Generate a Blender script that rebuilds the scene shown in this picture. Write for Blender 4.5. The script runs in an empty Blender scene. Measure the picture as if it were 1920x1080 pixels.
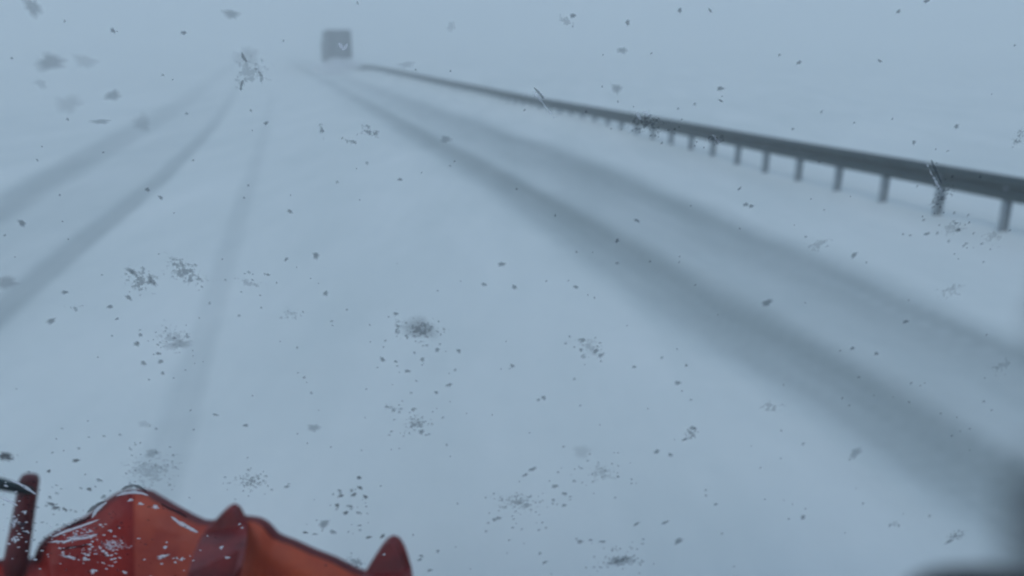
import bpy, bmesh, math, random
import numpy as np
from mathutils import Vector

# ------------------------------------------------------------------ camera, world, sun, exposure
SC = bpy.context.scene
COL = SC.collection
random.seed(7)
rng = np.random.default_rng(11)

FPX = 1387.0                      # focal length in pixels of a 1920 wide picture
CAM = Vector((0.0, 0.0, 2.5))
PITCH = math.radians(17.1)
cd = bpy.data.cameras.new('camera')
cam = bpy.data.objects.new('camera', cd)
COL.objects.link(cam)
cam.location = CAM
cam.rotation_euler = (math.radians(90) - PITCH, 0, 0)
cd.sensor_width = 36
cd.lens = 36 * FPX / 1920
cd.clip_start = 0.001
cd.clip_end = 3000
cd.dof.use_dof = True
cd.dof.focus_distance = 0.43
cd.dof.aperture_fstop = cd.lens / 4.1       # a phone lens, about 4 mm across
SC.camera = cam

SUN_EL, SUN_AZ = math.radians(48), math.radians(200)
w = bpy.data.worlds.new('World')
SC.world = w
w.use_nodes = True
wn = w.node_tree
bg = wn.nodes['Background']
sky = wn.nodes.new('ShaderNodeTexSky')
sky.sky_type = 'NISHITA'
sky.sun_disc = False
sky.sun_elevation = SUN_EL
sky.sun_rotation = SUN_AZ
sky.dust_density = 0.6
sky.air_density = 1.2
sky.ozone_density = 1.3
wn.links.new(sky.outputs[0], bg.inputs[0])
bg.inputs[1].default_value = 0.14

sd = bpy.data.lights.new('sun', 'SUN')
sd.energy = 0.5
sd.angle = math.radians(20)
sd.color = (1.0, 0.95, 0.88)
sun = bpy.data.objects.new('sun', sd)
COL.objects.link(sun)
sun.rotation_euler = (math.radians(90) - SUN_EL, 0, math.pi - SUN_AZ)

SC.view_settings.view_transform = 'Standard'
SC.view_settings.look = 'None'
SC.view_settings.gamma = 1.0
SC.view_settings.exposure = 0.18
SC.render.engine = 'CYCLES'
SC.cycles.use_denoising = True
SC.cycles.volume_bounces = 4
SC.cycles.max_bounces = 10
SC.cycles.transparent_max_bounces = 24
SC.cycles.caustics_reflective = False
SC.cycles.caustics_refractive = False

# ------------------------------------------------------------------ helpers
Rv = Vector((1, 0, 0))
Fv = Vector((0, math.cos(PITCH), -math.sin(PITCH)))
Uv = Vector((0, math.sin(PITCH), math.cos(PITCH)))

def ray(x, y):
    return (Fv + Rv * ((x - 960) / FPX) + Uv * ((540 - y) / FPX)).normalized()

HEAD = math.radians(14)                               # the truck and the lanes point a little left of the lens
hf = Vector((-math.sin(HEAD), math.cos(HEAD), 0))
hr = Vector((math.cos(HEAD), math.sin(HEAD), 0))
UP = Vector((0, 0, 1))
def H(v, u, z):                                       # lateral, forward, height in the truck's frame
    return hr * v + hf * u + UP * z

def gz(Y):                                            # the road climbs gently ahead
    Y = np.asarray(Y, dtype=float)
    a = np.clip(Y - 25, 0, 32)
    b = np.clip(Y - 57, 0, 190)
    return .0007 * a * a + .045 * b + .08 * np.clip(Y - 150, 0, 300)  # last term is an unseen hillside, added to hide the low sky

def on_ground(x, y, h=0.0):
    d = ray(x, y)
    t = 1.0
    while t < 260:
        p = CAM + d * t
        if p.z <= float(gz(p.y)) + h:
            return p
        t += .03 if t < 30 else .1
    return p

def mesh_obj(name, verts, faces, mat=None, parent=None, smooth=True):
    me = bpy.data.meshes.new(name)
    me.from_pydata([tuple(v) for v in verts], [], faces)
    me.update()
    if smooth:
        me.polygons.foreach_set('use_smooth', [True] * len(me.polygons))
    o = bpy.data.objects.new(name, me)
    COL.objects.link(o)
    if mat: me.materials.append(mat)
    if parent: o.parent = parent
    return o

def from_bm(name, bm, mat=None, parent=None, smooth=False):
    bmesh.ops.recalc_face_normals(bm, faces=bm.faces)
    me = bpy.data.meshes.new(name)
    bm.to_mesh(me); bm.free()
    if smooth:
        me.polygons.foreach_set('use_smooth', [True] * len(me.polygons))
    o = bpy.data.objects.new(name, me)
    COL.objects.link(o)
    if mat: me.materials.append(mat)
    if parent: o.parent = parent
    return o

def empty(name, label=None, cat=None, group=None, kind=None):
    o = bpy.data.objects.new(name, None)
    COL.objects.link(o)
    tag(o, label, cat, group, kind)
    return o

def tag(o, label=None, cat=None, group=None, kind=None):
    if label: o['label'] = label
    if cat: o['category'] = cat
    if group: o['group'] = group
    if kind: o['kind'] = kind
    return o

def box_bm(bm, c, ax, ay, az, sx, sy, sz, bevel=0.0):
    """box with centre c, unit axes ax ay az and full sizes"""
    b2 = bmesh.new()
    vs = []
    for i in (-.5, .5):
        for j in (-.5, .5):
            for k in (-.5, .5):
                vs.append(b2.verts.new(c + ax * (i * sx) + ay * (j * sy) + az * (k * sz)))
    for f in ((0,1,3,2),(4,6,7,5),(0,4,5,1),(2,3,7,6),(0,2,6,4),(1,5,7,3)):
        b2.faces.new([vs[i] for i in f])
    if bevel:
        bmesh.ops.bevel(b2, geom=b2.edges[:], offset=bevel, segments=3, affect='EDGES', profile=.5)
    me = bpy.data.meshes.new('tmp'); b2.to_mesh(me); b2.free()
    bm.from_mesh(me); bpy.data.meshes.remove(me)

def tube(name, pts, radii, mat, parent=None, seg=14, squash=None):
    """a capped tube along points; squash=(normal, factor) flattens it along the normal"""
    pts = [Vector(p) for p in pts]
    V, Fc = [], []
    n = len(pts)
    for i, p in enumerate(pts):
        t = (pts[min(i+1, n-1)] - pts[max(i-1, 0)]).normalized()
        ref = squash[0] if squash else (UP if abs(t.z) < .9 else Vector((1, 0, 0)))
        a = t.cross(ref).normalized(); b = a.cross(t).normalized()
        k = squash[1] if squash else 1.0
        for s in range(seg):
            th = 2 * math.pi * s / seg
            V.append(p + a * (math.cos(th) * radii[i]) + b * (math.sin(th) * radii[i] * k))
    for i in range(n - 1):
        for s in range(seg):
            s2 = (s + 1) % seg
            Fc.append((i*seg+s, i*seg+s2, (i+1)*seg+s2, (i+1)*seg+s))
    Fc.append(tuple(range(seg))[::-1]); Fc.append(tuple((n-1)*seg+s for s in range(seg)))
    return mesh_obj(name, V, Fc, mat, parent)

# ------------------------------------------------------------------ materials
def new_mat(name):
    m = bpy.data.materials.new(name); m.use_nodes = True
    nt = m.node_tree
    return m, nt, nt.nodes['Principled BSDF']

def noise(nt, scale, detail=4, rough=.55, coord='Object', stretch=None):
    tc = nt.nodes.new('ShaderNodeTexCoord')
    n = nt.nodes.new('ShaderNodeTexNoise')
    n.inputs['Scale'].default_value = scale
    n.inputs['Detail'].default_value = detail
    n.inputs['Roughness'].default_value = rough
    if stretch:
        mp = nt.nodes.new('ShaderNodeMapping'); mp.inputs['Scale'].default_value = stretch; mp.inputs['Rotation'].default_value = (0, 0, -.24)
        nt.links.new(tc.outputs[coord], mp.inputs[0]); nt.links.new(mp.outputs[0], n.inputs[0])
    else:
        nt.links.new(tc.outputs[coord], n.inputs[0])
    return n

def ramp(nt, src, stops):
    r = nt.nodes.new('ShaderNodeValToRGB')
    el = r.color_ramp.elements
    while len(el) < len(stops): el.new(.5)
    for e, (p, c) in zip(el, stops):
        e.position = p; e.color = (*c, 1) if len(c) == 3 else c
    nt.links.new(src, r.inputs[0])
    return r

def worn(name, c1, c2, rough=.5, metal=0.0, scale=6, bump=.15, stretch=None):
    m, nt, b = new_mat(name)
    n = noise(nt, scale, 6, .6, stretch=stretch)
    r = ramp(nt, n.outputs[0], [(.35, c1), (.68, c2)])
    nt.links.new(r.outputs[0], b.inputs['Base Color'])
    b.inputs['Roughness'].default_value = rough
    b.inputs['Metallic'].default_value = metal
    n2 = noise(nt, scale * 7, 4)
    bp = nt.nodes.new('ShaderNodeBump'); bp.inputs['Strength'].default_value = bump; bp.inputs['Distance'].default_value = .01
    nt.links.new(n2.outputs[0], bp.inputs['Height']); nt.links.new(bp.outputs[0], b.inputs['Normal'])
    return m

SNOW = (.80, .85, .81)
def snow_material():
    m, nt, b = new_mat('snow_and_slush')
    at = nt.nodes.new('ShaderNodeAttribute'); at.attribute_name = 'slush'
    n1 = noise(nt, 1.0, 6, .62, stretch=(.8, .16, .5)); n2 = noise(nt, 3.0, 6, .65)
    # the wheel slush: real dirty wet snow, broken up by noise
    ma = nt.nodes.new('ShaderNodeMath'); ma.operation = 'MULTIPLY_ADD'
    nt.links.new(n2.outputs[0], ma.inputs[0]); ma.inputs[1].default_value = .16
    nt.links.new(at.outputs['Fac'], ma.inputs[2])
    ms = nt.nodes.new('ShaderNodeMath'); ms.operation = 'SUBTRACT'
    nt.links.new(ma.outputs[0], ms.inputs[0]); ms.inputs[1].default_value = .08
    rs = ramp(nt, ms.outputs[0], [(0.0, SNOW), (.30, (.635, .69, .665)), (.65, (.46, .515, .50)), (1.0, (.31, .355, .345))])
    rn = ramp(nt, n1.outputs[0], [(.28, (.86, .885, .885)), (.66, (1, 1, 1))])
    mx = nt.nodes.new('ShaderNodeMix'); mx.data_type = 'RGBA'; mx.blend_type = 'MULTIPLY'
    mx.inputs[0].default_value = 1.0
    nt.links.new(rs.outputs[0], mx.inputs[6]); nt.links.new(rn.outputs[0], mx.inputs[7])
    nt.links.new(mx.outputs[2], b.inputs['Base Color'])
    b.inputs['Roughness'].default_value = .8
    b.inputs['Specular IOR Level'].default_value = .2
    bp = nt.nodes.new('ShaderNodeBump'); bp.inputs['Strength'].default_value = .35; bp.inputs['Distance'].default_value = .03
    nt.links.new(n2.outputs[0], bp.inputs['Height']); nt.links.new(bp.outputs[0], b.inputs['Normal'])
    return m

M = {}
M['snow'] = snow_material()
M['rail'] = worn('weathered_dark_steel', (.016, .034, .036), (.036, .060, .060), .55, .3, 2.5)
M['post'] = worn('frosted_steel', (.24, .28, .30), (.40, .44, .46), .7, .1, 9)
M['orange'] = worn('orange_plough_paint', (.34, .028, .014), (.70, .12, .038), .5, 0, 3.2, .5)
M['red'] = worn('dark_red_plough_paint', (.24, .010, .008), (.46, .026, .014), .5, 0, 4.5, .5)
M['maroon'] = worn('grimy_maroon_paint', (.11, .014, .018), (.18, .020, .020), .5, 0, 8, .2)
M['lug'] = worn('deep_red_lug_paint', (.12, .010, .012), (.27, .016, .013), .5, 0, 10, .4)
M['postpaint'] = worn('dark_grimy_post_paint', (.06, .014, .020), (.17, .024, .026), .55, 0, 9, .3)
M['tealbar'] = worn('dark_teal_rubber', (.012, .035, .040), (.025, .055, .060), .6, 0, 8)
M['rubber'] = worn('black_rubber', (.012, .014, .016), (.03, .033, .036), .7, 0, 12)
M['trim'] = worn('dark_cab_trim', (.010, .016, .020), (.020, .030, .036), .6, 0, 20)
M['truckbox'] = worn('grey_blue_box_panel', (.004, .010, .018), (.035, .052, .070), .6, 0, 1.0)
M['trucksnow'] = worn('snow_caked_metal', (.35, .38, .40), (.75, .78, .80), .8, 0, 5)
m, nt, b = new_mat('tail_lamp'); b.inputs['Base Color'].default_value = (.25, .02, .02, 1); b.inputs['Roughness'].default_value = .25
n_ = noise(nt, 30); bp = nt.nodes.new('ShaderNodeBump'); bp.inputs['Strength'].default_value = .2
nt.links.new(n_.outputs[0], bp.inputs['Height']); nt.links.new(bp.outputs[0], b.inputs['Normal'])
M['tail'] = m

def clear_glass():
    m, nt, b = new_mat('clear_windshield_glass')
    nt.nodes.remove(b)
    t = nt.nodes.new('ShaderNodeBsdfTransparent')
    nt.links.new(t.outputs[0], nt.nodes['Material Output'].inputs[0])
    return m
M['glass'] = clear_glass()

def film(name, col, opac, translucent=.5, lace=0.0, scale=300.0, thresh=.5, rim=False):
    """thin wet film: mostly see-through; lace > 0 breaks it into specks. The attribute 'body' is 1 in the
    middle of the film and 0 on its rim."""
    m, nt, b = new_mat(name)
    nt.nodes.remove(b)
    out = nt.nodes['Material Output']
    tr = nt.nodes.new('ShaderNodeBsdfTransparent')
    di = nt.nodes.new('ShaderNodeBsdfDiffuse'); di.inputs[0].default_value = (*col, 1)
    tl = nt.nodes.new('ShaderNodeBsdfTranslucent'); tl.inputs[0].default_value = (*col, 1)
    m1 = nt.nodes.new('ShaderNodeMixShader'); m1.inputs[0].default_value = translucent
    nt.links.new(di.outputs[0], m1.inputs[1]); nt.links.new(tl.outputs[0], m1.inputs[2])
    m2 = nt.nodes.new('ShaderNodeMixShader')
    nt.links.new(tr.outputs[0], m2.inputs[1]); nt.links.new(m1.outputs[0], m2.inputs[2])
    at = nt.nodes.new('ShaderNodeAttribute'); at.attribute_name = 'body'
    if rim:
        rc = ramp(nt, at.outputs['Fac'], [(.0, (.85, .88, .90)), (.30, (.80, .84, .87)), (.48, col), (1.0, col)])  # bright rim painted into the colour, standing in for refracted light
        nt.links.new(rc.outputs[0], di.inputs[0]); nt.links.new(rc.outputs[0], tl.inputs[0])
    if lace > 0:
        n = noise(nt, scale, 3, .55)
        gp = nt.nodes.new('ShaderNodeNewGeometry'); nt.links.new(gp.outputs['Position'], n.inputs[0])
        a = nt.nodes.new('ShaderNodeMath'); a.operation = 'MULTIPLY_ADD'      # body*.45 + noise
        nt.links.new(at.outputs['Fac'], a.inputs[0]); a.inputs[1].default_value = lace
        nt.links.new(n.outputs[0], a.inputs[2])
        r = nt.nodes.new('ShaderNodeMapRange'); r.interpolation_type = 'SMOOTHSTEP'
        r.inputs[1].default_value = thresh; r.inputs[2].default_value = thresh + .26
        r.inputs[3].default_value = 0; r.inputs[4].default_value = opac
        nt.links.new(a.outputs[0], r.inputs[0])
        nt.links.new(r.outputs[0], m2.inputs[0])
    else:
        r = nt.nodes.new('ShaderNodeMapRange'); r.interpolation_type = 'SMOOTHSTEP'
        r.inputs[1].default_value = 0; r.inputs[2].default_value = .75
        r.inputs[3].default_value = 0; r.inputs[4].default_value = opac
        nt.links.new(at.outputs['Fac'], r.inputs[0])
        nt.links.new(r.outputs[0], m2.inputs[0])
    nt.links.new(m2.outputs[0], out.inputs[0])
    return m

# ------------------------------------------------------------------ ground and road
def densify(pts, n):
    pts = np.array(pts, float)
    d = np.r_[0, np.cumsum(np.linalg.norm(np.diff(pts, axis=0), axis=1))]
    t = np.linspace(0, d[-1], n)
    return np.c_[np.interp(t, d, pts[:, 0]), np.interp(t, d, pts[:, 1])]

def smooth_line(p, k=3):
    for _ in range(k):
        q = p.copy(); q[1:-1] = (p[:-2] + 2 * p[1:-1] + p[2:]) / 4; p = q
    return p

def world_line(px, n=26):
    q = densify(px, n)
    w_ = np.array([on_ground(a, b_)[:2] for a, b_ in q])
    return smooth_line(w_)

def band(upper, lower):
    """two edges of a wheel track as seen -> its centre line on the ground and half width there"""
    a, b_ = world_line(upper), world_line(lower)
    # match along distance ahead
    a = a[np.argsort(a[:, 1])]; b_ = b_[np.argsort(b_[:, 1])]
    y0, y1 = max(a[0, 1], b_[0, 1]), min(a[-1, 1], b_[-1, 1])
    ys = y0 * (y1 / y0) ** np.linspace(0, 1, 30)
    xa = np.interp(ys, a[:, 1], a[:, 0]); xb = np.interp(ys, b_[:, 1], b_[:, 0])
    c = np.c_[(xa + xb) / 2, ys]; hw = np.maximum(np.abs(xa - xb) / 2 * .96, .08)
    # carry it on behind the camera
    d = (c[0] - c[4]) / np.linalg.norm(c[0] - c[4])
    c = np.vstack([c[0] + d * 30, c]); hw = np.r_[hw[0], hw]
    return c, hw

BANDS = [
    # centre, half width, strength, skew (dark core towards +side), softness
    (*band([(1920,648),(1750,573),(1600,508),(1400,418),(1200,338),(1000,260),(830,202),(720,166),(640,135),(560,112)],
           [(1920,775),(1700,668),(1500,575),(1300,478),(1180,420),(1010,345),(900,298),(760,222),(660,165),(545,116)]), .70, .80),
    (*band([(1920,872),(1780,785),(1640,700),(1500,628),(1350,540),(1180,440),(1010,352),(900,298),(760,222),(660,165),(545,116)],
           [(1770,985),(1700,905),(1600,832),(1500,770),(1400,702),(1300,642),(1200,580),(1100,510),(1000,430),(900,352),(800,285),(680,202),(590,142),(520,112)]), .90, .68),
    (*band([(0,365),(100,308),(200,255),(300,203),(345,175),(400,138),(440,112)],
           [(0,425),(100,362),(200,300),(300,238),(345,208),(400,160),(452,116)]), .46, 0),
    (*band([(0,555),(60,505),(130,450),(200,396),(270,345),(330,292),(385,240),(420,192),(445,140)],
           [(0,630),(60,565),(130,505),(200,440),(270,382),(335,320),(396,255),(436,200),(460,140)]), .50, .2),
    (*band([(250,900),(285,830),(325,720),(365,600),(400,500),(430,400),(466,310),(496,210),(505,160)],
           [(350,900),(372,830),(395,720),(420,600),(447,500),(470,400),(492,310),(514,210),(516,160)]), .18, 0),
    (*band([(1920,735),(1700,640),(1500,555),(1300,465),(1180,405),(1010,330)],[(1920,900),(1780,800),(1640,715),(1500,640),(1350,552),(1180,455),(1010,362)]), .10, 0),
    (*band([(1920,648),(1600,508),(1400,418),(1200,338),(1000,258),(830,200),(720,164),(640,133),(560,111)],[(1770,985),(1500,770),(1300,642),(1100,510),(1000,430),(880,352),(780,285),(650,202),(570,150),(505,112)]), .26, 0),
    (*band([(150,330),(250,270),(330,215),(400,150),(440,108)],[(230,420),(300,345),(370,270),(430,200),(470,112)]), .16, 0),
]

def seg_dist(P, c, hw):
    """signed cross distance over half width and along distance to a polyline, for points P (n,2)"""
    best = np.full(len(P), 1e9); q = np.zeros(len(P)); s = np.zeros(len(P)); acc = 0.0
    for i in range(len(c) - 1):
        a, b_ = c[i], c[i+1]; d = b_ - a; L = np.linalg.norm(d); d = d / L
        rel = P - a
        t = np.clip(rel @ d, 0, L)
        off = rel - t[:, None] * d
        dist = np.hypot(off[:, 0], off[:, 1])
        h = hw[i] + (hw[i+1] - hw[i]) * t / L
        m_ = dist < best
        sg = np.sign(rel[:, 0] * d[1] - rel[:, 1] * d[0])
        best[m_] = dist[m_]; q[m_] = (sg * dist / h)[m_]; s[m_] = (acc + t)[m_]
        acc += L
    return q, s

def vnoise(x, y, seed):
    r = np.random.default_rng(seed).random((256, 256))
    xi, yi = np.floor(x).astype(int), np.floor(y).astype(int)
    fx, fy = x - xi, y - yi
    fx = fx*fx*(3-2*fx); fy = fy*fy*(3-2*fy)
    g = lambda i, j: r[(xi+i) % 256, (yi+j) % 256]
    return (g(0,0)*(1-fx)+g(1,0)*fx)*(1-fy) + (g(0,1)*(1-fx)+g(1,1)*fx)*fy

def fbm(x, y, seed, n=4):
    v = 0; a = .5
    for k in range(n):
        v = v + a * vnoise(x * 2**k, y * 2**k, seed + k); a *= .5
    return v / (1 - .5**n)

RAIL_PX = [(1920,360),(1700,318),(1500,284),(1300,244),(1100,207),(900,167),(800,147),(740,134),(690,125.5)]
_r = np.array([on_ground(a, b_, .68)[:2] for a, b_ in RAIL_PX])
_d = (_r[1] - _r[3]) / np.linalg.norm(_r[1] - _r[3])
RAIL = np.vstack([_r[1] + _d * k for k in (36, 24, 12, 4)] + [_r[1:]])
_e = (_r[-1] - _r[-2]); _e = _e / np.linalg.norm(_e)
RAIL = np.vstack([RAIL, _r[-1] + _e * 5 + np.array([-.6, 0]), _r[-1] + _e * 10 + np.array([-1.8, -.4])])
RAIL = smooth_line(densify(RAIL, 90), 6)

def build_ground():
    # a sheet of rings round the truck: even detail for the eye near and far
    az = np.radians(np.r_[np.linspace(-50, 50, 560), np.linspace(50, 310, 130)[1:-1]])
    rr = np.r_[0, .6 * (600 / .6) ** np.linspace(0, 1, 330)]
    A, Rr = np.meshgrid(az, rr, indexing='ij')
    X = (np.sin(A) * Rr).ravel(); Y = (np.cos(A) * Rr).ravel()
    P = np.c_[X, Y]
    slush = np.zeros(len(P)); dz = np.zeros(len(P))
    wob = (fbm(X * .35, Y * .35, 5) - .5)
    near = (Y > -12) & (np.hypot(X, Y) < 150)
    for k, (c, hw, st, skew) in enumerate(BANDS):
        q = np.full(len(P), 9.0); s = np.zeros(len(P))
        q[near], s[near] = seg_dist(P[near], c, hw)
        q = q + wob * .35
        aq = np.abs(q)
        soft = .55
        core = 1 - np.clip((aq - (1 - soft)) / (2 * soft - .12), 0, 1); core = core * core * (3 - 2 * core)
        grad = 1 - skew * .5 * (1 - np.clip(q, -1, .8) / .8)                       # darker towards one side of the track
        # long streaks along the wheels' direction
        stk = fbm(q * 3.1 + 40, s * .22, 20 + k, 4)
        stk2 = fbm(q * 9.0 + 10, s * .7, 60 + k, 3)
        v = st * core * grad * (.66 + .56 * stk + .17 * (stk2 - .5) * 2)
        if k >= 2: v = v * np.clip(1.25 - Y / 60, .3, 1)             # fresh drift has part-filled these farther on
        if k < 2: v = v * np.clip(1.3 - Y / 85, .40, 1)
        slush = 1 - (1 - slush) * (1 - np.clip(v, 0, 1))
        dz -= core * (.022 * st)
        dz += np.exp(-((aq - 1.25) / .22) ** 2) * .016 * st
    # churned, thin dirty cover over the whole carriageway
    ed = fbm(X * .22 + 7, Y * .10, 33)
    slush = np.clip(slush + .05 * np.clip(ed - .45, 0, 1) * 3, 0, 1)
    dz += (fbm(X * 1.1, Y * 1.1, 70) - .5) * .035
    # the verge beyond the guardrail and on the far left rises a little
    q, s = seg_dist(P, RAIL, np.ones(len(RAIL)))
    vr = np.clip(q - .7, 0, 60)
    dz += .05 * np.minimum(vr, 8) * (fbm(X * .3, Y * .3, 90)) + np.exp(-((q - .1) / .9) ** 2) * (.02 + .36 * np.clip((Y - 17) / 13, 0, 1) * (.75 + .5 * fbm(X * .5, Y * .5, 99)))
    lft = np.clip(-q - 19, 0, 40)
    dz += .03 * lft * fbm(X * .2, Y * .2, 95)
    Z = gz(Y) + dz
    n1, n2 = len(az), len(rr)
    i, j = np.meshgrid(np.arange(n1), np.arange(n2 - 1), indexing='ij')
    i2 = (i + 1) % n1
    Fq = np.c_[(i * n2 + j).ravel(), (i * n2 + j + 1).ravel(), (i2 * n2 + j + 1).ravel(), (i2 * n2 + j).ravel()]
    fx, fy = X[Fq].mean(1), Y[Fq].mean(1)
    fq = q[Fq].mean(1)
    is_road = (fq < -.55) & (fq > -17.5) & (fy > -60) & (fy < 140)
    for name, sel, lab in (('road', is_road, 'snow-covered carriageway with grey slushy wheel tracks'),
                           ('snow_ground', ~is_road, 'smooth white snow beyond the road edges')):
        f = Fq[sel]
        used, inv = np.unique(f, return_inverse=True); f = inv.reshape(f.shape)
        me = bpy.data.meshes.new(name)
        me.vertices.add(len(used)); me.vertices.foreach_set('co', np.c_[X, Y, Z][used].astype(np.float32).ravel())
        me.loops.add(f.size); me.loops.foreach_set('vertex_index', f.astype(np.int32).ravel())
        me.polygons.add(len(f)); me.polygons.foreach_set('loop_start', np.arange(0, f.size, 4, dtype=np.int32))
        me.polygons.foreach_set('loop_total', np.full(len(f), 4, np.int32))
        me.polygons.foreach_set('use_smooth', np.ones(len(f), bool))
        a = me.attributes.new('slush', 'FLOAT', 'POINT'); a.data.foreach_set('value', slush[used].astype(np.float32))
        me.update(calc_edges=True); me.validate()
        me.materials.append(M['snow'])
        o = bpy.data.objects.new(name, me); COL.objects.link(o)
        tag(o, lab, kind='structure')
build_ground()

# ------------------------------------------------------------------ guardrail
def build_rail():
    root = empty('guardrail', 'long dark steel guardrail on frosted posts running along the right edge of the snowy road', 'guardrail')
    d = np.gradient(RAIL, axis=0); d /= np.linalg.norm(d, axis=1)[:, None]
    prof = [(0,-.165),(.03,-.15),(.055,-.11),(.06,-.08),(.03,-.03),(.0,0),(.03,.03),(.06,.08),(.055,.11),(.03,.15),(0,.165),
            (-.012,.165),(.015,.15),(.04,.11),(.045,.08),(.016,.03),(-.014,0),(.016,-.03),(.045,-.08),(.04,-.11),(.015,-.15),(-.012,-.165)]
    V, Fc = [], []
    n = len(prof)
    for k in range(len(RAIL)):
        side = np.array([-d[k][1], d[k][0]])                    # towards the road
        z = float(gz(RAIL[k][1])) + .68 - (max(0, k - 80) * .11)
        for (o_, h) in prof:
            V.append((RAIL[k][0] + side[0] * o_ * 1.3, RAIL[k][1] + side[1] * o_ * 1.3, z + h * 1.12))
    for k in range(len(RAIL) - 1):
        for a in range(n):
            b_ = (a + 1) % n
            Fc.append((k*n+a, k*n+b_, (k+1)*n+b_, (k+1)*n+a))
    Fc.append(tuple(range(n))); Fc.append(tuple((len(RAIL)-1)*n+a for a in range(n))[::-1])
    mesh_obj('rail_beam', V, Fc, M['rail'], root, smooth=False)
    # posts: one each 1.25 m
    s = np.r_[0, np.cumsum(np.linalg.norm(np.diff(RAIL, axis=0), axis=1))]
    p0 = np.array([7.47, 11.15]); s0 = s[np.argmin(np.linalg.norm(RAIL - p0, axis=1))] - .70
    xs = [s0 + 1.26 * k for k in range(-5, 46)]
    bm = bmesh.new()
    box_bm(bm, Vector((0, 0, .28)), Vector((1,0,0)), Vector((0,1,0)), UP, .15, .012, .90)
    for sg in (-1, 1):
        box_bm(bm, Vector((sg * .071, .027, .28)), Vector((1,0,0)), Vector((0,1,0)), UP, .010, .055, .896)
    first = from_bm('post', bm, M['post'], root)
    for i, q in enumerate(xs):
        x, y = np.interp(q, s, RAIL[:, 0]), np.interp(q, s, RAIL[:, 1])
        k = min(int(np.searchsorted(s, q)), len(RAIL) - 1)
        o = first if i == 0 else first.copy()
        if i: COL.objects.link(o); o.parent = root
        side = np.array([-d[k][1], d[k][0]])
        o.location = (x - side[0] * .07, y - side[1] * .07, float(gz(y)) + random.uniform(-.015, .015))
        o.rotation_euler = (random.uniform(-.02, .02), random.uniform(-.02, .02), math.atan2(d[k][1], d[k][0]) + math.pi/2)
build_rail()

# ------------------------------------------------------------------ truck ahead
def build_truck():
    root = empty('box_truck', 'dark square-backed truck driving ahead, half lost in blowing snow', 'truck')
    d = ray(640, 133); p = CAM + d * (72 / d.y)
    base = Vector((p.x, 72, float(gz(72))))
    az = math.radians(17); f = Vector((-math.sin(az), math.cos(az), 0)); r = Vector((math.cos(az), math.sin(az), 0))
    def W(a, b_, c): return base + r * a + f * b_ + UP * c
    bm = bmesh.new(); box_bm(bm, W(0, 3.4, 2.56), r, f, UP, 2.25, 6.6, 2.50, .09)
    from_bm('cargo_box', bm, M['truckbox'], root)
    for sx in (-.61, .61):
        bm = bmesh.new(); box_bm(bm, W(sx * .87, .085, 2.56), r, f, UP, 1.02, .05, 2.32, .015)
        dr = from_bm('door', bm, M['truckbox'], root)
        tube('handle', [W(sx * .35, .035, 1.5), W(sx * .35, .03, 3.7)], [.02, .02], M['post'], dr)
    bm = bmesh.new(); box_bm(bm, W(0, 4.2, 1.12), r, f, UP, .9, 8.6, .30, .02)
    from_bm('chassis', bm, M['trucksnow'], root)
    bm = bmesh.new(); box_bm(bm, W(0, .2, .72), r, f, UP, 2.4, .14, .18, .02)
    from_bm('bumper', bm, M['trucksnow'], root)
    for sx in (-1.05, 1.05):
        bm = bmesh.new(); box_bm(bm, W(sx, .11, .74), r, f, UP, .26, .05, .12, .015)
        from_bm('tail_light', bm, M['tail'], root)
        bm = bmesh.new(); box_bm(bm, W(sx * .92, .75, .62), r, f, UP, .55, .03, .6)
        from_bm('mudflap', bm, M['trucksnow'], root)
        for fy in (1.6, 7.6):
            c = W(sx * .93, fy, .5)
            wh = tube('wheel', [c - r * .24, c - r * .19, c + r * .19, c + r * .24], [.43, .5, .5, .43], M['trucksnow'], root, 28)
            tube('hub', [c + r * (.2 if sx > 0 else -.2), c + r * (.28 if sx > 0 else -.28)], [.2, .14], M['post'], wh, 16)
    bm = bmesh.new(); box_bm(bm, W(0, 7.95, 1.95), r, f, UP, 2.4, 1.9, 2.1, .16)
    from_bm('cab', bm, M['truckbox'], root)
    # powder thrown up by its wheels
    bm = bmesh.new()
    bmesh.ops.create_icosphere(bm, subdivisions=4, radius=1)
    for v in bm.verts:
        n = v.co.copy()
        k = 1 + .22 * math.sin(n.x * 5 + n.z * 3) * math.cos(n.y * 4 + 1)
        v.co = base + r * (n.x * 2.6 * k) + f * (n.y * 2.6 * k - .6) + UP * (n.z * .95 * k + .35)
    o = from_bm('snow_spray', bm, None, None, True)
    m_, nt_, b_ = new_mat('powder_spray'); nt_.nodes.remove(b_)
    v_ = nt_.nodes.new('ShaderNodeVolumePrincipled'); v_.inputs['Color'].default_value = (.97, .98, .99, 1); v_.inputs['Density'].default_value = .45
    nt_.links.new(v_.outputs[0], nt_.nodes['Material Output'].inputs['Volume'])
    o.data.materials.append(m_)
    tag(o, 'pale powder snow thrown up behind the truck wheels', 'snow spray', kind='stuff')
build_truck()

# ------------------------------------------------------------------ snow plough in front of the cab
PROW_D = ray(250, 925)
PROW = CAM + PROW_D * ((2.5 - 1.15) / -PROW_D.z)
def on_plane(x, y, p0, n):
    d = ray(x, y); t = (p0 - CAM).dot(n) / d.dot(n)
    return CAM + d * t

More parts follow.
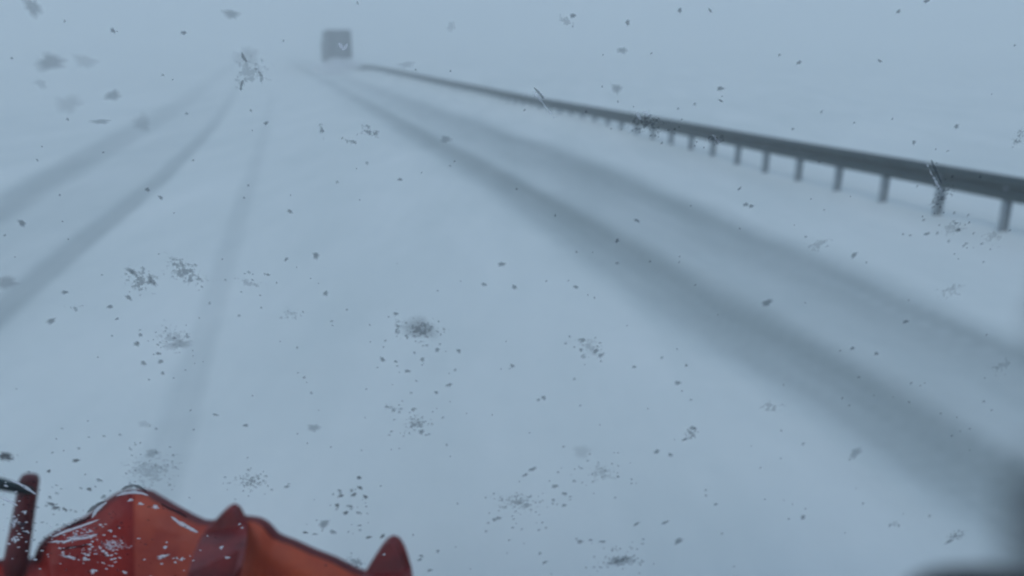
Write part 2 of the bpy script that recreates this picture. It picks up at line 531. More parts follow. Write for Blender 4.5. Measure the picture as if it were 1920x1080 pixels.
def build_plough():
    root = empty('snow_plow', 'orange-red V-shaped snow plow blade in front of the truck, bottom left', 'snow plow')
    sw = math.radians(27)
    dirs = {'R': hr * math.cos(sw) - hf * math.sin(sw), 'L': -hr * math.cos(sw) - hf * math.sin(sw)}
    edge = {
        'R': [(250,925),(262,926),(275,930),(312,952),(352,974),(374,984),(398,985),(425,979),(453,976),(476,979),(490,985),(500,995),(511,1008),(528,1016),(545,1022),(584,1040),(623,1055),(662,1075),(700,1090),(770,1122),(900,1180)],
        'L': [(250,925),(236,927),(222,933),(205,944),(186,960),(167,975),(140,988),(118,999),(100,1009),(88,1019),(81,1030),(78,1045),(70,1055),(52,1058),(20,1056),(-40,1066),(-160,1100)]}
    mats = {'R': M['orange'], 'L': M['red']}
    info = {}
    for k in ('R', 'L'):
        dv = dirs[k]; n = dv.cross(UP).normalized()
        fwd = n if n.dot(hf) > 0 else -n
        tp = [on_plane(x, y, PROW, n) for x, y in edge[k]]
        sv = np.array([(p - PROW).dot(dv) for p in tp]); zv = np.array([p.z for p in tp])
        o_ = np.argsort(sv); sv, zv = sv[o_], zv[o_]
        info[k] = (dv, fwd, sv, zv)
        ss = np.unique(np.r_[np.linspace(0, sv[-1], 120)])
        rows = 14
        V, Fc = [], []
        for s_ in ss:
            zt = float(np.interp(s_, sv, zv))
            for j in range(rows + 1):
                t = j / rows
                z = zt + (.16 - zt) * t
                bow = -.20 * math.sin(math.pi * min(1, t * .95)) + .0         # hollow towards the snow side
                V.append(PROW + dv * s_ + fwd * (bow) + UP * (z - PROW.z))
        m_ = len(ss)
        N0 = len(V)
        V += [v + fwd * .035 - UP * .004 for v in V[:N0]]
        for i in range(m_ - 1):
            for j in range(rows):
                a = i*(rows+1)+j; b_ = a + rows + 1
                Fc.append((a, b_, b_+1, a+1)); Fc.append((N0+a, N0+a+1, N0+b_+1, N0+b_))
            a = i*(rows+1); b_ = a + rows + 1
            Fc.append((a, N0+a, N0+b_, b_)); Fc.append((a+rows, b_+rows, N0+b_+rows, N0+a+rows))
        w_ = mesh_obj('wing', V, Fc, mats[k], root)
        # a rolled lip along the top edge
        pts = []
        for s_ in ss[::2]:
            pts.append(PROW + dv * s_ + fwd * .015 + UP * (float(np.interp(s_, sv, zv)) - PROW.z - .012))
        tube('top_lip', pts, [.019] * len(pts), M['maroon'], w_, 10)
        # steel cutting edge
        bm = bmesh.new()
        L = float(sv[-1]); box_bm(bm, PROW + dv * (L/2) + UP * (.11 - PROW.z) + fwd * .0, dv, fwd, UP, L, .03, .16, .004)
        from_bm('cutting_edge', bm, M['rail'], w_)
        # upright stiffeners on the side that faces the cab
        for s_ in ([.80, 1.2] if k == 'R' else [.9]):
            if s_ > L - .1: continue
            zt = float(np.interp(s_, sv, zv)) - .05
            V, Fc = [], []
            for j in range(13):
                t = j / 12; z = zt + (.2 - zt) * t
                bow = -.20 * math.sin(math.pi * min(1, t * .95))
                for e, dd in ((-.011, .0), (.011, .0), (.011, -1), (-.011, -1)):
                    dep = (-.02 - .13 * math.sin(math.pi * min(1, .12 + t * .8))) if dd else 0
                    V.append(PROW + dv * (s_ + e) + fwd * (bow + dep) + UP * (z - PROW.z))
            for j in range(12):
                for q in range(4):
                    q2 = (q + 1) % 4
                    Fc.append((j*4+q, j*4+q2, (j+1)*4+q2, (j+1)*4+q))
            Fc.append((0,1,2,3)); Fc.append((48,51,50,49))
            mesh_obj('rib', V, Fc, M['red'], w_, smooth=False)
    # lugs that stand up from the top edge of the right wing
    dv, fwd, sv, zv = info['R']
    n = dv.cross(UP).normalized()
    for poly in ([(340,1130),(352,1075),(364,1035),(378,1004),(390,988),(404,974),(417,960),(428,955),(438,960),(446,973),(452,990),(450,1030),(440,1075),(432,1130)],
                 [(660,1130),(680,1080),(695,1054),(708,1034),(718,1022),(729,1016),(741,1020),(750,1033),(757,1052),(764,1078),(770,1130)]):
        pp = [on_plane(x, y, PROW - fwd * (.02 + .25 * min(1, max(0, y - (985 if x < 500 else 1060)) / 80)), n) for x, y in poly]
        bm = bmesh.new()
        a = [bm.verts.new(p) for p in pp]; b2 = [bm.verts.new(p + fwd * .035) for p in pp]
        bm.faces.new(a); bm.faces.new(b2[::-1])
        for i in range(len(a)):
            j = (i + 1) % len(a); bm.faces.new((a[j], a[i], b2[i], b2[j]))
        bmesh.ops.triangulate(bm, faces=bm.faces[:])
        from_bm('lifting_lug', bm, M['lug'], root)
    # marker post on the left wing with a dark arm
    dv, fwd, sv, zv = info['L']
    n = dv.cross(UP).normalized()
    q0 = on_plane(26, 1075, PROW, n); q1 = on_plane(57, 890, PROW, n)
    ax = (q1 - q0)
    pts = [q0 - ax * .1 + ax * 1.1 * t for t in (0, .3, .6, .85, .96, .99, 1.0)]
    mp = tube('marker_post', pts, [.034, .032, .029, .027, .026, .021, .008], M['postpaint'], root, 18)
    a0 = on_plane(60, 922, PROW - fwd * .03, n); a1 = on_plane(-60, 893, PROW - fwd * .03, n); am = (a0 + a1) / 2
    tube('arm', [a0, am, a1], [.012, .017, .019], M['tealbar'], mp, 12)
    # the push frame behind the blade
    for sx in (-.45, .45):
        c0 = PROW - hf * .1 + hr * sx * .9 - UP * .72; c1 = PROW - hf * 1.6 + hr * sx - UP * .62
        tube('push_arm', [c0 - hf * .2, (c0 + c1) / 2, c1], [.05, .05, .05], M['red'], root, 12)
build_plough()

# ------------------------------------------------------------------ the cab the picture is taken from
TC = PROW.dot(hr) + .12                    # truck centre line, lateral
def glass_u(v, z):                          # forward position of the windshield at lateral v, height z
    return .50 - .16 * (z - 2.5) - .10 * (v - TC + 0.0) ** 2 + .10 * TC ** 2

def on_glass(x, y):
    d = ray(x, y)
    t = .5
    for _ in range(14):
        p = CAM + d * t
        v, u = p.dot(hr), p.dot(hf)
        f = u - glass_u(v, p.z)
        t -= f / max(.2, d.dot(hf))
    return CAM + d * t

def glass_frame(p):
    v, z = p.dot(hr), p.z
    e = .002
    pa = H(v + e, glass_u(v + e, z), z) - H(v - e, glass_u(v - e, z), z)
    pb = H(v, glass_u(v, z + e), z + e) - H(v, glass_u(v, z - e), z - e)
    a, b_ = pa.normalized(), pb.normalized()
    n = a.cross(b_).normalized()
    if n.dot(hf) < 0: n = -n
    return a, b_, n

def build_cab():
    root = empty('plow_truck_cab', 'dark cab interior edge of the plow truck at the bottom right corner', 'truck cab')
    v0, v1, z0, z1 = TC - 1.18, TC + 1.68, 1.86, 3.02
    # windshield
    nv, nz = 30, 12
    V, Fc = [], []
    for off in (0, -.006):
        for i in range(nv + 1):
            for j in range(nz + 1):
                v = v0 + (v1 - v0) * i / nv; z = z0 + (z1 - z0) * j / nz
                V.append(H(v, glass_u(v, z) + off, z))
    K = (nv + 1) * (nz + 1)
    for i in range(nv):
        for j in range(nz):
            a = i*(nz+1)+j; b_ = a + nz + 1
            Fc.append((a, a+1, b_+1, b_)); Fc.append((K+a, K+b_, K+b_+1, K+a+1))
    mesh_obj('windshield', V, Fc, M['glass'], root)
    for nm, v in (('pillar', v0 - .04), ('pillar', v1 + .04)):
        pts = [H(v, glass_u(v, z), z) for z in np.linspace(z0 - .05, z1 + .05, 8)]
        tube(nm, pts, [.055] * 8, M['trim'], root, 14)
    for nm, z, rad in (('header', z1 + .05, .06), ('cowl', z0 - .06, .06)):
        pts = [H(v, glass_u(v, z), z) for v in np.linspace(v0 - .04, v1 + .04, 16)]
        tube(nm, pts, [rad] * 16, M['trim'], root, 14)
    uc = .35
    bm = bmesh.new(); box_bm(bm, H((v0+v1)/2, .20, 1.68), hr, hf, UP, v1 - v0, .40, .18, .05)
    from_bm('dashboard', bm, M['trim'], root, True)
    bm = bmesh.new(); box_bm(bm, H((v0+v1)/2, -.55, 3.14), hr, hf, UP, v1 - v0 + .12, 1.9, .05, .02)
    from_bm('roof', bm, M['orange'], root)
    bm = bmesh.new(); box_bm(bm, H((v0+v1)/2, -1.5, 2.1), hr, hf, UP, v1 - v0 + .1, .05, 2.0, .02)
    from_bm('back_wall', bm, M['trim'], root)
    bm = bmesh.new(); box_bm(bm, H((v0+v1)/2, .60, 1.25), hr, hf, UP, v1 - v0 + .1, .06, .98, .025)
    from_bm('front_panel', bm, M['orange'], root)
    bm = bmesh.new(); box_bm(bm, H((v0+v1)/2, .66, .70), hr, hf, UP, v1 - v0 + .16, .22, .24, .04)
    from_bm('bumper', bm, M['rail'], root)
    for v in (v0 - .05, v1 + .05):
        bm = bmesh.new(); box_bm(bm, H(v, -.5, 1.45), hr, hf, UP, .05, 1.95, 1.15, .02)
        from_bm('door', bm, M['orange'], root)
    bm = bmesh.new(); box_bm(bm, H((v0+v1)/2, -.5, .92), hr, hf, UP, v1 - v0, 1.95, .06)
    from_bm('floor', bm, M['trim'], root)
    for v in (v0 + .16, v1 - .16):
        c = H(v, -.35, .5)
        wh = tube('wheel', [c - hr * .16, c - hr * .12, c + hr * .12, c + hr * .16], [.43, .5, .5, .43], M['rubber'], root, 30)
        tube('rim', [c - hr * .165, c + hr * .165], [.26, .26], M['trucksnow'], wh, 20)
    # added bar by the lens darkens the right edge; blob stands for dashboard corner
    def L(x, y, dep):                       # a point at picture place x, y and depth
        return CAM + (Fv + Rv * ((x - 960) / FPX) + Uv * ((540 - y) / FPX)) * dep
    bar_pts = []
    rad = .011
    for y, xe, dep in ((-900, 2560, .034), (0, 2300, .030), (450, 2175, .0275), (750, 2078, .026), (1000, 2040, .025), (1400, 2020, .025), (2600, 2020, .030)):
        p = L(xe, y, dep)
        bar_pts.append(p + Rv * rad)
    shade_bar = tube('added_shade_bar', bar_pts, [rad] * len(bar_pts), M['trim'], root, 28)
    bm = bmesh.new()
    bmesh.ops.create_icosphere(bm, subdivisions=4, radius=1)
    c = L(1890, 1216, .080)
    for v in bm.verts:
        n = v.co.copy()
        e = lambda q: math.copysign(abs(q) ** .75, q)
        v.co = c + Rv * (e(n.x) * .0105) + Fv * (e(n.y) * .010) + Uv * (e(n.z) * .0075)
    from_bm('dash_corner_blob', bm, M['trim'], shade_bar, True)
build_cab()

# ------------------------------------------------------------------ wet snow on the windshield
FILM = {
    'smear': film('wet_slush_smear', (.10, .125, .15), .48, .55, .40, 330, .66),
    'faint': film('faint_slush_smear', (.12, .15, .18), .26, .55, .40, 300, .64),
    'soft': film('thin_slush_film', (.12, .15, .18), .36, .55, 0),
    'faintsoft': film('faint_slush_film', (.14, .17, .20), .17, .55, 0),
    'drop': film('dark_melt_drop_painted_rim', (.07, .09, .11), .52, .6, 0, rim=True),
    'fine': film('fine_melt_spatter', (.09, .115, .14), .36, .5, 0),
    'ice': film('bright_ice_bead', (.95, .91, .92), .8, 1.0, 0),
    'icethin': film('thin_bright_wet_edge', (.95, .93, .95), .5, 1.0, .40, 420, .62),
    'icelace': film('bright_ice_crust', (.9, .84, .87), .6, 1.0, .40, 330, .68),
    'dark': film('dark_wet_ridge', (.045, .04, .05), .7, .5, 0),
}

def dome(name, x, y, rx, ry, rot, mat, irr=.25, height=.0006, off=.0012):
    """a bead or film of wet snow lying on the outside of the glass; sizes in picture px at 1920"""
    p = on_glass(x, y)
    a, b_, n = glass_frame(p)
    depth = (p - CAM).dot(Fv)
    k = depth / FPX
    if a.dot(Rv) < 0: a = -a
    seg, rings = 28, 6
    ph = [random.uniform(0, 6.28) for _ in range(4)]
    V = []; body = []
    loc = p + n * off
    cr, sr = math.cos(rot), math.sin(rot)
    V.append(Vector((0, 0, 0)) + n * height); body.append(1.0)
    for r_ in range(1, rings + 1):
        q = r_ / rings
        for s in range(seg):
            th = 2 * math.pi * s / seg
            w_ = 1 + irr * (.5 * math.sin(2*th+ph[0]) + .35 * math.sin(3*th+ph[1]) + .3 * math.sin(5*th+ph[2]) + .2*math.sin(8*th+ph[3]))
            ex, ey = math.cos(th) * rx * q * w_, math.sin(th) * ry * q * w_
            X_, Y_ = ex * cr - ey * sr, ex * sr + ey * cr
            V.append(a * (X_ * k) + b_ * (Y_ * k) + n * (height * math.sqrt(max(0, 1 - q * q)))); body.append(1 - q)
    Fc = [(0, 1 + s, 1 + (s + 1) % seg) for s in range(seg)]
    for r_ in range(rings - 1):
        for s in range(seg):
            s2 = (s + 1) % seg
            o1, o2 = 1 + r_ * seg, 1 + (r_ + 1) * seg
            Fc.append((o1 + s, o2 + s, o2 + s2, o1 + s2))
    o = mesh_obj(name, V, Fc, mat)
    at = o.data.attributes.new('body', 'FLOAT', 'POINT'); at.data.foreach_set('value', body)
    o.location = loc
    return o

SMEARS = [  # x, y, rx, ry, tilt in degrees, kind, label
    (58,14,20,22,0,'soft','round grey slush blot on the windshield in the top left corner'),
    (432,27,20,11,-20,'soft','small grey slush dab on the windshield near the top, left of the truck ahead'),
    (210,180,18,14,10,'soft','grey slush blot on the windshield above the far left wheel track'),
    (187,229,20,7,0,'soft','short flat slush dash below the grey blot at upper left'),
    (264,232,24,20,0,'soft','faint slush blot where the far left wheel track narrows'),
    (126,196,30,22,0,'soft','faint wide slush blur at upper left of the windshield'),
    (92,118,36,20,0,'soft','barely visible slush haze patch near the top left'),
    (157,116,24,18,0,'soft','pale slush haze beside another faint patch at upper left'),
    (75,158,14,11,0,'soft','tiny pale slush blot below the faint patches at upper left'),
    (262,530,46,38,-35,'smear','dark jagged slush smear on the windshield left of centre'),
    (246,512,22,6,-42,'drop','thin dark slanting slush line on top of the jagged smear'),
    (283,528,20,7,-65,'drop','dark slanting slush ridge at the right end of the jagged smear'),
    (345,512,66,32,-32,'smear','long slanting grey slush smear right of the dark jagged one'),
    (322,636,46,36,-10,'smear','bushy grey slush smear over the faint wheel track at left'),
    (335,648,26,14,10,'soft','soft grey core of melting slush in the bushy left smear'),
    (786,618,50,26,-4,'soft','broad soft grey slush smudge in the middle of the windshield'),
    (790,622,56,32,-4,'smear','speckled slush crust around the broad central smudge'),
    (744,612,9,44,0,'smear','narrow upright slush streak left of the central smudge'),
    (466,533,38,14,-15,'smear','faint thin slush scatter right of the long slanting smear'),
    (8,532,30,17,0,'soft','grey slush blot cut off by the left edge on the second wheel track'),
    (140,578,20,12,0,'smear','little speckled slush spot by the second left wheel track'),
    (467,904,44,30,0,'smear','speckled slush patch above the plow blade peak at right'),
    (970,944,62,28,-10,'smear','dark branching slush patch at lower centre of the windshield'),
    (1165,1053,54,28,0,'smear','dense dark crusty slush patch at the bottom edge of the windshield'),
    (1165,1055,34,14,0,'soft','solid grey middle of the dense crusty patch at the bottom'),
    (1128,888,42,26,-20,'smear','lacy pale slush patch between lower centre and right'),
    (1092,850,26,18,-20,'soft','blurry faint slush blot above the lacy patch'),
    (1298,815,20,26,0,'smear','small upright slush tuft at lower right of centre'),
    (1273,1017,10,13,0,'drop','single dark round slush bead near the bottom right of centre'),
    (780,798,36,28,-20,'smear','grey speckled slush tuft below the central smudge'),
    (735,768,28,14,-30,'smear','faint slush trail running into the speckled tuft below centre'),
    (1107,655,42,26,-25,'smear','sparse slush flecks just left of the dark wheel tracks'),
    (1797,1006,28,22,20,'smear','dark hooked slush smear near the bottom right corner'),
    (1782,1018,11,7,30,'drop','dark slush bead on the hooked smear near the bottom right'),
    (1678,985,22,10,0,'smear','small flat slush smear left of the hooked one at bottom right'),
    (1606,852,14,18,0,'soft','grey oval slush blot on the nearest dark wheel track'),
    (1440,570,13,12,30,'drop','small dark slush blot between the two right wheel tracks'),
    (1445,765,28,20,-10,'smear','faint slush tuft on the edge of the near dark wheel track'),
    (1535,462,28,20,0,'smear','faint curled slush fleck over the far right wheel track'),
    (1785,545,32,20,0,'smear','pale slush web at the right above the far dark track'),
    (1880,690,28,28,0,'smear','faint slush web at the right edge over the dark track'),
    (462,108,26,26,-50,'soft','pale green-grey melting blot where the road meets the horizon at left'),
    (465,135,40,46,-20,'smear','streaky melting slush below the pale blot at the road end'),
    (1168,95,12,9,0,'soft','tiny grey slush dot high on the windshield above the guardrail'),
    (1157,167,12,13,0,'soft','small grey slush bead just above the dark guardrail'),
    (1062,42,22,12,-20,'smear','faint slush scatter near the top right of the truck'),
    (846,50,11,11,0,'soft','faint round slush dot right of the truck ahead'),
    (690,246,24,20,20,'smear','grey slush curl on the snow below the truck ahead'),
    (603,245,8,20,0,'smear','tiny upright slush sliver below the truck ahead'),
    (655,265,28,10,-15,'smear','thin slush flecks between the sliver and the curl below the truck'),
    (762,122,18,9,0,'soft','faint slush blot right above the far end of the guardrail'),
    (836,262,12,11,0,'soft','soft slush dot on the dark wheel track below the guardrail end'),
    (282,884,62,58,0,'smear','large pale speckled melt patch above the plow peak'),
    (284,852,18,13,0,'soft','grey slush dab at the top of the large melt patch'),
    (270,798,15,11,0,'soft','lone soft slush dot over the faint wheel track at lower left'),
    (588,804,14,13,0,'soft','lone soft slush dot left of the speckled tuft below centre'),
    (1790,430,26,24,0,'smear','sparse slush flecks under the second nearest guardrail post'),
    (1862,446,30,22,0,'smear','pale slush web around the foot of the nearest guardrail post'),
    (1910,262,16,24,0,'smear','slush fleck at the right edge above the guardrail'),
    (540,590,32,20,-30,'smear','very faint slush scatter left of the central smudge'),
    (205,1027,44,30,0,'icelace','bright icy crust over the left face of the plow blade'),
    (150,1006,62,20,15,'icelace','bright streaky ice crust along the left top edge of the plow'),
    (10,860,22,20,0,'smear','dark wet slush blob at the left edge above the marker post'),
    (8,858,20,13,-20,'dark','dark maroon droplet at the left edge above the marker post'),
    (38,990,24,34,0,'smear','wet slush crust over the middle of the marker post'),
    (668,1058,32,22,-30,'smear','grey wet slush smear at the right foot of the plow blade'),
    (1215,232,42,30,-25,'smear','wet rippled slush smear crossing the guardrail'),
    (1345,262,28,18,-25,'smear','small rippled slush smear on the lower edge of the guardrail'),
    (1770,372,30,36,-30,'smear','slush crust on the guardrail above the second nearest post'),
]
used_lab = set()
for (x, y, rx, ry, rot, kd, lab) in SMEARS:
    if any(k in lab for k in ('faint', 'pale', 'sparse')) and kd in ('smear', 'soft'):
        kd = 'faint' if kd == 'smear' else 'faintsoft'
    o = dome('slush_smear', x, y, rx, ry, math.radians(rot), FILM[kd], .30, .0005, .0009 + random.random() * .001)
    tag(o, lab, 'slush smear', 'wet slush smears on the windshield')

DROPS = [(39,420),(543,398),(592,481),(536,488),(610,552),(502,517),(94,604),(205,577),(218,600),(262,630),(255,647),(304,702),(268,683),
 (742,590),(742,680),(764,698),(820,658),(792,676),(717,676),(860,660),(842,724),(818,738),(961,688),(941,497),(1272,720),(1288,687),
 (1158,453),(1195,415),(1388,355),(1603,480),(1645,665),(1600,655),(141,866),(90,886),(185,903),(92,935),(95,948),(103,955),(120,958),
 (166,920),(193,934),(403,780),(460,800),(607,985),(624,1000),(572,1001),(590,1004),(636,922),(640,932),(663,930),(675,917),(685,934),
 (656,952),(648,964),(672,964),(632,950),(673,898),(537,915),(674,988),(691,1010),(717,1008),(787,1052),(790,1045),(821,1036),(806,1072),
 (999,882),(985,893),(1041,914),(1059,928),(1038,940),(1058,950),(927,977),(935,974),(1013,1040),(1022,1057),(1088,1018),(1108,1015),
 (1130,1018),(1194,985),(1248,982),(1232,849),(1258,855),(1343,948),(1507,972),(1178,43),(1687,22),(1652,115),(1500,118),(1276,20),
 (1333,20),(210,58),(343,62),(1352,167),(1353,190),(1796,238),(1716,268),(498,232),(1080,540),(908,535),(965,540),(1190,690),(1700,605),
 (275,357),(300,372),(750,338),(1740,2),(240,560),(120,550),(300,680),(296,665),(1410,388),(1400,385),(1740,440),(1795,420),(1800,432),
 (1020,748),(1010,752),(775,770),(790,812),(1075,30),(725,765),(1093,640),(1090,658),(1118,660),(1127,668),(1285,826),(1300,805)]
def drop_label(x, y, s):
    place = ('in the loose cluster right of the plow blade peak' if 560 < x < 730 and y > 880 else
             'in the air gap around the marker post' if x < 160 and y > 850 else
             'just above the left shoulder of the plow blade' if x < 240 and y > 850 else
             'beside the right foot of the plow blade' if 720 < x < 860 and y > 980 else
             'near the dark branching slush patch at lower centre' if 860 < x < 1090 and y > 860 else
             'near the dense crusty patch at the bottom edge' if 860 < x < 1260 and y > 960 else
             'near the bushy slush smear over the faint left track' if 200 < x < 330 and 540 < y < 720 else
             'around the broad central slush smudge' if 690 < x < 880 and 560 < y < 770 else
             'beside the speckled tuft below the central smudge' if 690 < x < 1030 and 730 < y < 830 else
             'among the sparse flecks left of the dark right tracks' if 1060 < x < 1140 and 600 < y < 700 else
             'over the snow under the nearest guardrail posts' if x > 1700 and 400 < y < 450 else
             'over the pale sky above the guardrail' if x > 1000 and y < 280 else
             'over the pale sky left of the truck ahead' if x < 600 and y < 140 else
             'over the far left wheel tracks' if x < 330 and y < 620 else
             'on the snow near the foot of the faint left track' if x < 600 and y > 700 else
             'over the dark wheel tracks at right' if x > 1150 and y < 700 else
             'over the bare snow at lower right' if x > 1150 else
             'over the smooth snow in the middle of the lane')
    return ('larger' if s > 1.25 else 'tiny') + ' droplet on the windshield ' + place
BIG = {(607,985): 2.0, (39,420): 1.5, (592,481): 1.4, (141,866): 1.3, (543,398): .9, (1272,720): 1.4, (94,604): 1.6, (999,882): 1.3}
for (x, y) in DROPS:
    s = BIG.get((x, y), random.uniform(.75, 1.15))
    dk = y > 840 and x < 720
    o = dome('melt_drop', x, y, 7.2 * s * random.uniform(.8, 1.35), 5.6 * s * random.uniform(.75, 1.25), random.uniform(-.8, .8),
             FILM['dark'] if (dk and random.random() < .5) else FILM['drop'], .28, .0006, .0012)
    tag(o, drop_label(x, y, s), 'water droplet', 'small droplets scattered over the windshield')

ICE = [(243,942,8,5),(262,949,9,6),(290,955,9,6),(303,1048,12,8),(308,1031,5,4),(330,1051,4,4),(339,1053,5,7),(414,1031,7,6),(425,1050,7,5),
 (448,987,4,3),(453,994,4,3),(158,1053,8,7),(127,1049,14,5),(720,1044,5,3),(23,1016,5,10),(172,1076,7,8),(327,1059,5,4),(105,1020,14,4),(206,1000,4,4),(44,965,6,5),(24,985,6,14),(26,1018,6,8),(232,1078,6,6)]
for (x, y, rx, ry) in ICE:
    o = dome('ice_bead', x, y, rx * random.uniform(.75, 1.15), ry * random.uniform(.75, 1.15), random.uniform(-.6, .3), FILM['ice'], .5, .0007, .0022)
    tag(o, 'bright little ice bead on the windshield over the orange plow', 'ice bead', 'bright ice beads over the plow')

STREAKS = [  # points, width px, kind, label
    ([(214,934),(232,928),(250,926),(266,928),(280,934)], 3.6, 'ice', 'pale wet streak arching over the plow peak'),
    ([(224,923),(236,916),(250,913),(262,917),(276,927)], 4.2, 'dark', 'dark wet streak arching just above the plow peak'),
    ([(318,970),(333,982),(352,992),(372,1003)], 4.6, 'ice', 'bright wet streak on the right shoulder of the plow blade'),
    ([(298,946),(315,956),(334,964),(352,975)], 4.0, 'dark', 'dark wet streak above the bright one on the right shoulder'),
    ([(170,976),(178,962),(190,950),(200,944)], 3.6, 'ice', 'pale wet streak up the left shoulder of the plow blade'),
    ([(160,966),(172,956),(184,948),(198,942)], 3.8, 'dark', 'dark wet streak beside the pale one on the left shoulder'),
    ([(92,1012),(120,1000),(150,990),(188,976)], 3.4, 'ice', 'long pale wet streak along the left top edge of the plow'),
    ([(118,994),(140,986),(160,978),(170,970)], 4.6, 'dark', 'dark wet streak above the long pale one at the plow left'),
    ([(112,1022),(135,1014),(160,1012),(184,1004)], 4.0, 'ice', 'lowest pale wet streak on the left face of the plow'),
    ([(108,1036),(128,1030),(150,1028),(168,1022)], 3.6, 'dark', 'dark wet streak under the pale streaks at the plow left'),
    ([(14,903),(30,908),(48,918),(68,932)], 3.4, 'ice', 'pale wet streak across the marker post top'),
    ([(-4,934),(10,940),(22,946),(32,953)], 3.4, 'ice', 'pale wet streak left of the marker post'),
    ([(996,166),(1004,176),(1016,190),(1030,210),(1044,228)], 3.2, 'icethin', 'long pale scratch-like wet streak crossing the far guardrail'),
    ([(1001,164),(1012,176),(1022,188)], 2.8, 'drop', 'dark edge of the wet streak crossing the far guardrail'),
    ([(1193,210),(1198,218),(1204,230)], 4.0, 'icethin', 'short pale wet streak crossing the middle of the guardrail'),
    ([(1206,208),(1214,216),(1224,222)], 3.6, 'icethin', 'second short pale wet streak on the middle of the guardrail'),
    ([(1738,300),(1744,316),(1752,332),(1764,352),(1776,372)], 3.6, 'icethin', 'long pale wet streak crossing the near guardrail'),
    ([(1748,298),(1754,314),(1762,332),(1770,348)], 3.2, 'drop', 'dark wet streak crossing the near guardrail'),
    ([(1336,252),(1344,262),(1356,270)], 3.2, 'icethin', 'short pale wet streak under the guardrail beside a post'),
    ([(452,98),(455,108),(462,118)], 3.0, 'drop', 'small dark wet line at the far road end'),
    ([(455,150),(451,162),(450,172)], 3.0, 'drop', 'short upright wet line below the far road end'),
    ([(484,134),(490,146),(488,156)], 3.4, 'soft', 'short faint wet line right of the far road end'),
    ([(634,80),(638,86),(643,94)], 4.2, 'ice', 'bright wet drop lying over the back of the truck ahead'),
    ([(652,82),(647,90),(640,96)], 3.6, 'ice', 'second bright wet drop over the back of the truck ahead'),
]
for pts, wd, kd, lab in STREAKS:
    q = densify(pts, 14)
    P3 = [on_glass(a, b_) for a, b_ in q]
    a, b_, n = glass_frame(P3[7])
    k = (P3[7] - CAM).dot(Fv) / FPX
    V, Fc, body = [], [], []
    cols = 7
    for i, p in enumerate(P3):
        t = (P3[min(i+1, 13)] - P3[max(i-1, 0)]).normalized()
        sd_ = t.cross(n).normalized()
        e = max(0.0, math.sin(math.pi * i / 13)) ** .5
        ww = wd * 1.35 * k * (.35 + .65 * e) * random.uniform(.75, 1.25)
        for c in range(cols):
            f = c / (cols - 1) * 2 - 1
            V.append(p + sd_ * (f * ww) + n * (.0016 + .0005 * math.sqrt(1 - f * f)))
            body.append((1 - abs(f)) * min(1, e * 1.3))
    for i in range(13):
        for c in range(cols - 1):
            Fc.append((i*cols+c, i*cols+c+1, (i+1)*cols+c+1, (i+1)*cols+c))
    o = mesh_obj('wet_streak', V, Fc, FILM[kd])
    at = o.data.attributes.new('body', 'FLOAT', 'POINT'); at.data.foreach_set('value', body)
    tag(o, lab, 'wet streak', 'wet streaks on the windshield')

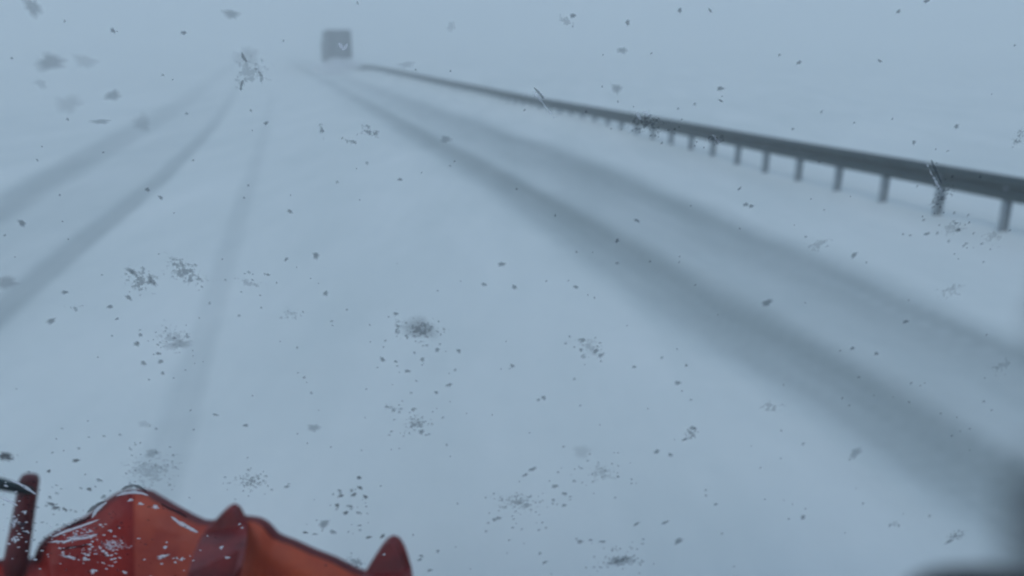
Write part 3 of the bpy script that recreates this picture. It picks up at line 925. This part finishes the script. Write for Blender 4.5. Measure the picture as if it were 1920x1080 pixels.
# the uncountable fine spatter
def spatter():
    V, Fc, body = [], [], []
    spots = []
    for _ in range(230):
        x = random.uniform(0, 1920); y = 1080 * random.random() ** .75
        spots.append((x, y, random.uniform(1.6, 3.6)))
    for (cx, cy, sx, sy, n) in ((470,905,35,25,30),(655,950,40,45,22),(970,945,70,40,40),(1165,1050,60,28,40),(1125,890,60,30,30),(785,640,60,50,24),
                                (320,640,50,50,26),(100,930,60,60,24),(1800,440,60,35,26),(770,790,60,35,26),(1100,655,40,25,12),(460,540,60,40,12),
                                (130,1000,80,50,40),(200,1040,80,40,40),(270,880,50,50,30),(60,980,40,60,24),(1230,235,60,30,18),(1760,350,40,50,14)):
        for _ in range(n):
            spots.append((random.gauss(cx, sx * .7), random.gauss(cy, sy * .7), random.uniform(1.5, 3.8)))
    for (x, y, r_) in spots:
        if not (-30 < x < 1950 and -30 < y < 1110): continue
        p = on_glass(x, y); a, b_, n = glass_frame(p); k = (p - CAM).dot(Fv) / FPX
        i0 = len(V); seg = 8; th0 = random.uniform(0, 3); st = random.uniform(.6, 1.0)
        V.append(p + n * .0016); body.append(.9)
        for s in range(seg):
            th = 2 * math.pi * s / seg; rr_ = r_ * 1.5 * k * random.uniform(.8, 1.2)
            X_, Y_ = math.cos(th) * rr_, math.sin(th) * rr_ * st
            V.append(p + n * .0012 + a * (X_ * math.cos(th0) - Y_ * math.sin(th0)) + b_ * (X_ * math.sin(th0) + Y_ * math.cos(th0))); body.append(0)
        for s in range(seg): Fc.append((i0, i0 + 1 + s, i0 + 1 + (s + 1) % seg))
    o = mesh_obj('fine_spatter', V, Fc, FILM['fine'])
    at = o.data.attributes.new('body', 'FLOAT', 'POINT'); at.data.foreach_set('value', body)
    tag(o, 'fine spatter of melted snow all over the windshield', 'spatter', kind='stuff')
spatter()

def ice_grains():
    V, Fc, body = [], [], []
    for (cx, cy, sx, sy, n) in ((150,1030,55,30,60),(205,1030,30,28,40),(40,1000,14,45,26),(120,1000,40,16,20),(330,1045,50,20,12),(10,930,10,60,10)):
        for _ in range(n):
            x, y = random.gauss(cx, sx * .7), random.gauss(cy, sy * .7)
            if x < -20 or y > 1100: continue
            p = on_glass(x, y); a, b_, n_ = glass_frame(p); k = (p - CAM).dot(Fv) / FPX
            i0 = len(V); r_ = random.uniform(1.6, 3.8) * k; st = random.uniform(.35, .8); th0 = random.uniform(-.6, .3)
            V.append(p + n_ * .003); body.append(.9)
            for q in range(8):
                th = math.pi * q / 4; X_, Y_ = math.cos(th) * r_ * 1.5, math.sin(th) * r_ * 1.5 * st
                V.append(p + n_ * .0025 + a * (X_ * math.cos(th0) - Y_ * math.sin(th0)) + b_ * (X_ * math.sin(th0) + Y_ * math.cos(th0))); body.append(0)
            for q in range(8): Fc.append((i0, i0 + 1 + q, i0 + 1 + (q + 1) % 8))
    o = mesh_obj('ice_grains', V, Fc, FILM['ice'])
    at = o.data.attributes.new('body', 'FLOAT', 'POINT'); at.data.foreach_set('value', body)
    tag(o, 'fine bright ice grains on the windshield over the plow and marker post', 'ice grains', kind='stuff')
ice_grains()

# ------------------------------------------------------------------ haze
bm = bmesh.new()
box_bm(bm, Vector((0, 100, 19.5)), Vector((1,0,0)), Vector((0,1,0)), UP, 1500, 1500, 45)
hz = from_bm('haze', bm)
m, nt, b = new_mat('snow_fog'); nt.nodes.remove(b)
v = nt.nodes.new('ShaderNodeVolumePrincipled')
v.inputs['Color'].default_value = (.97, .99, .96, 1)
v.inputs['Density'].default_value = .0108
v.inputs['Anisotropy'].default_value = .1
nt.links.new(v.outputs[0], nt.nodes['Material Output'].inputs['Volume'])
hz.data.materials.append(m)
tag(hz, 'pale blue-grey blowing snow haze over the whole road', 'haze', kind='stuff')
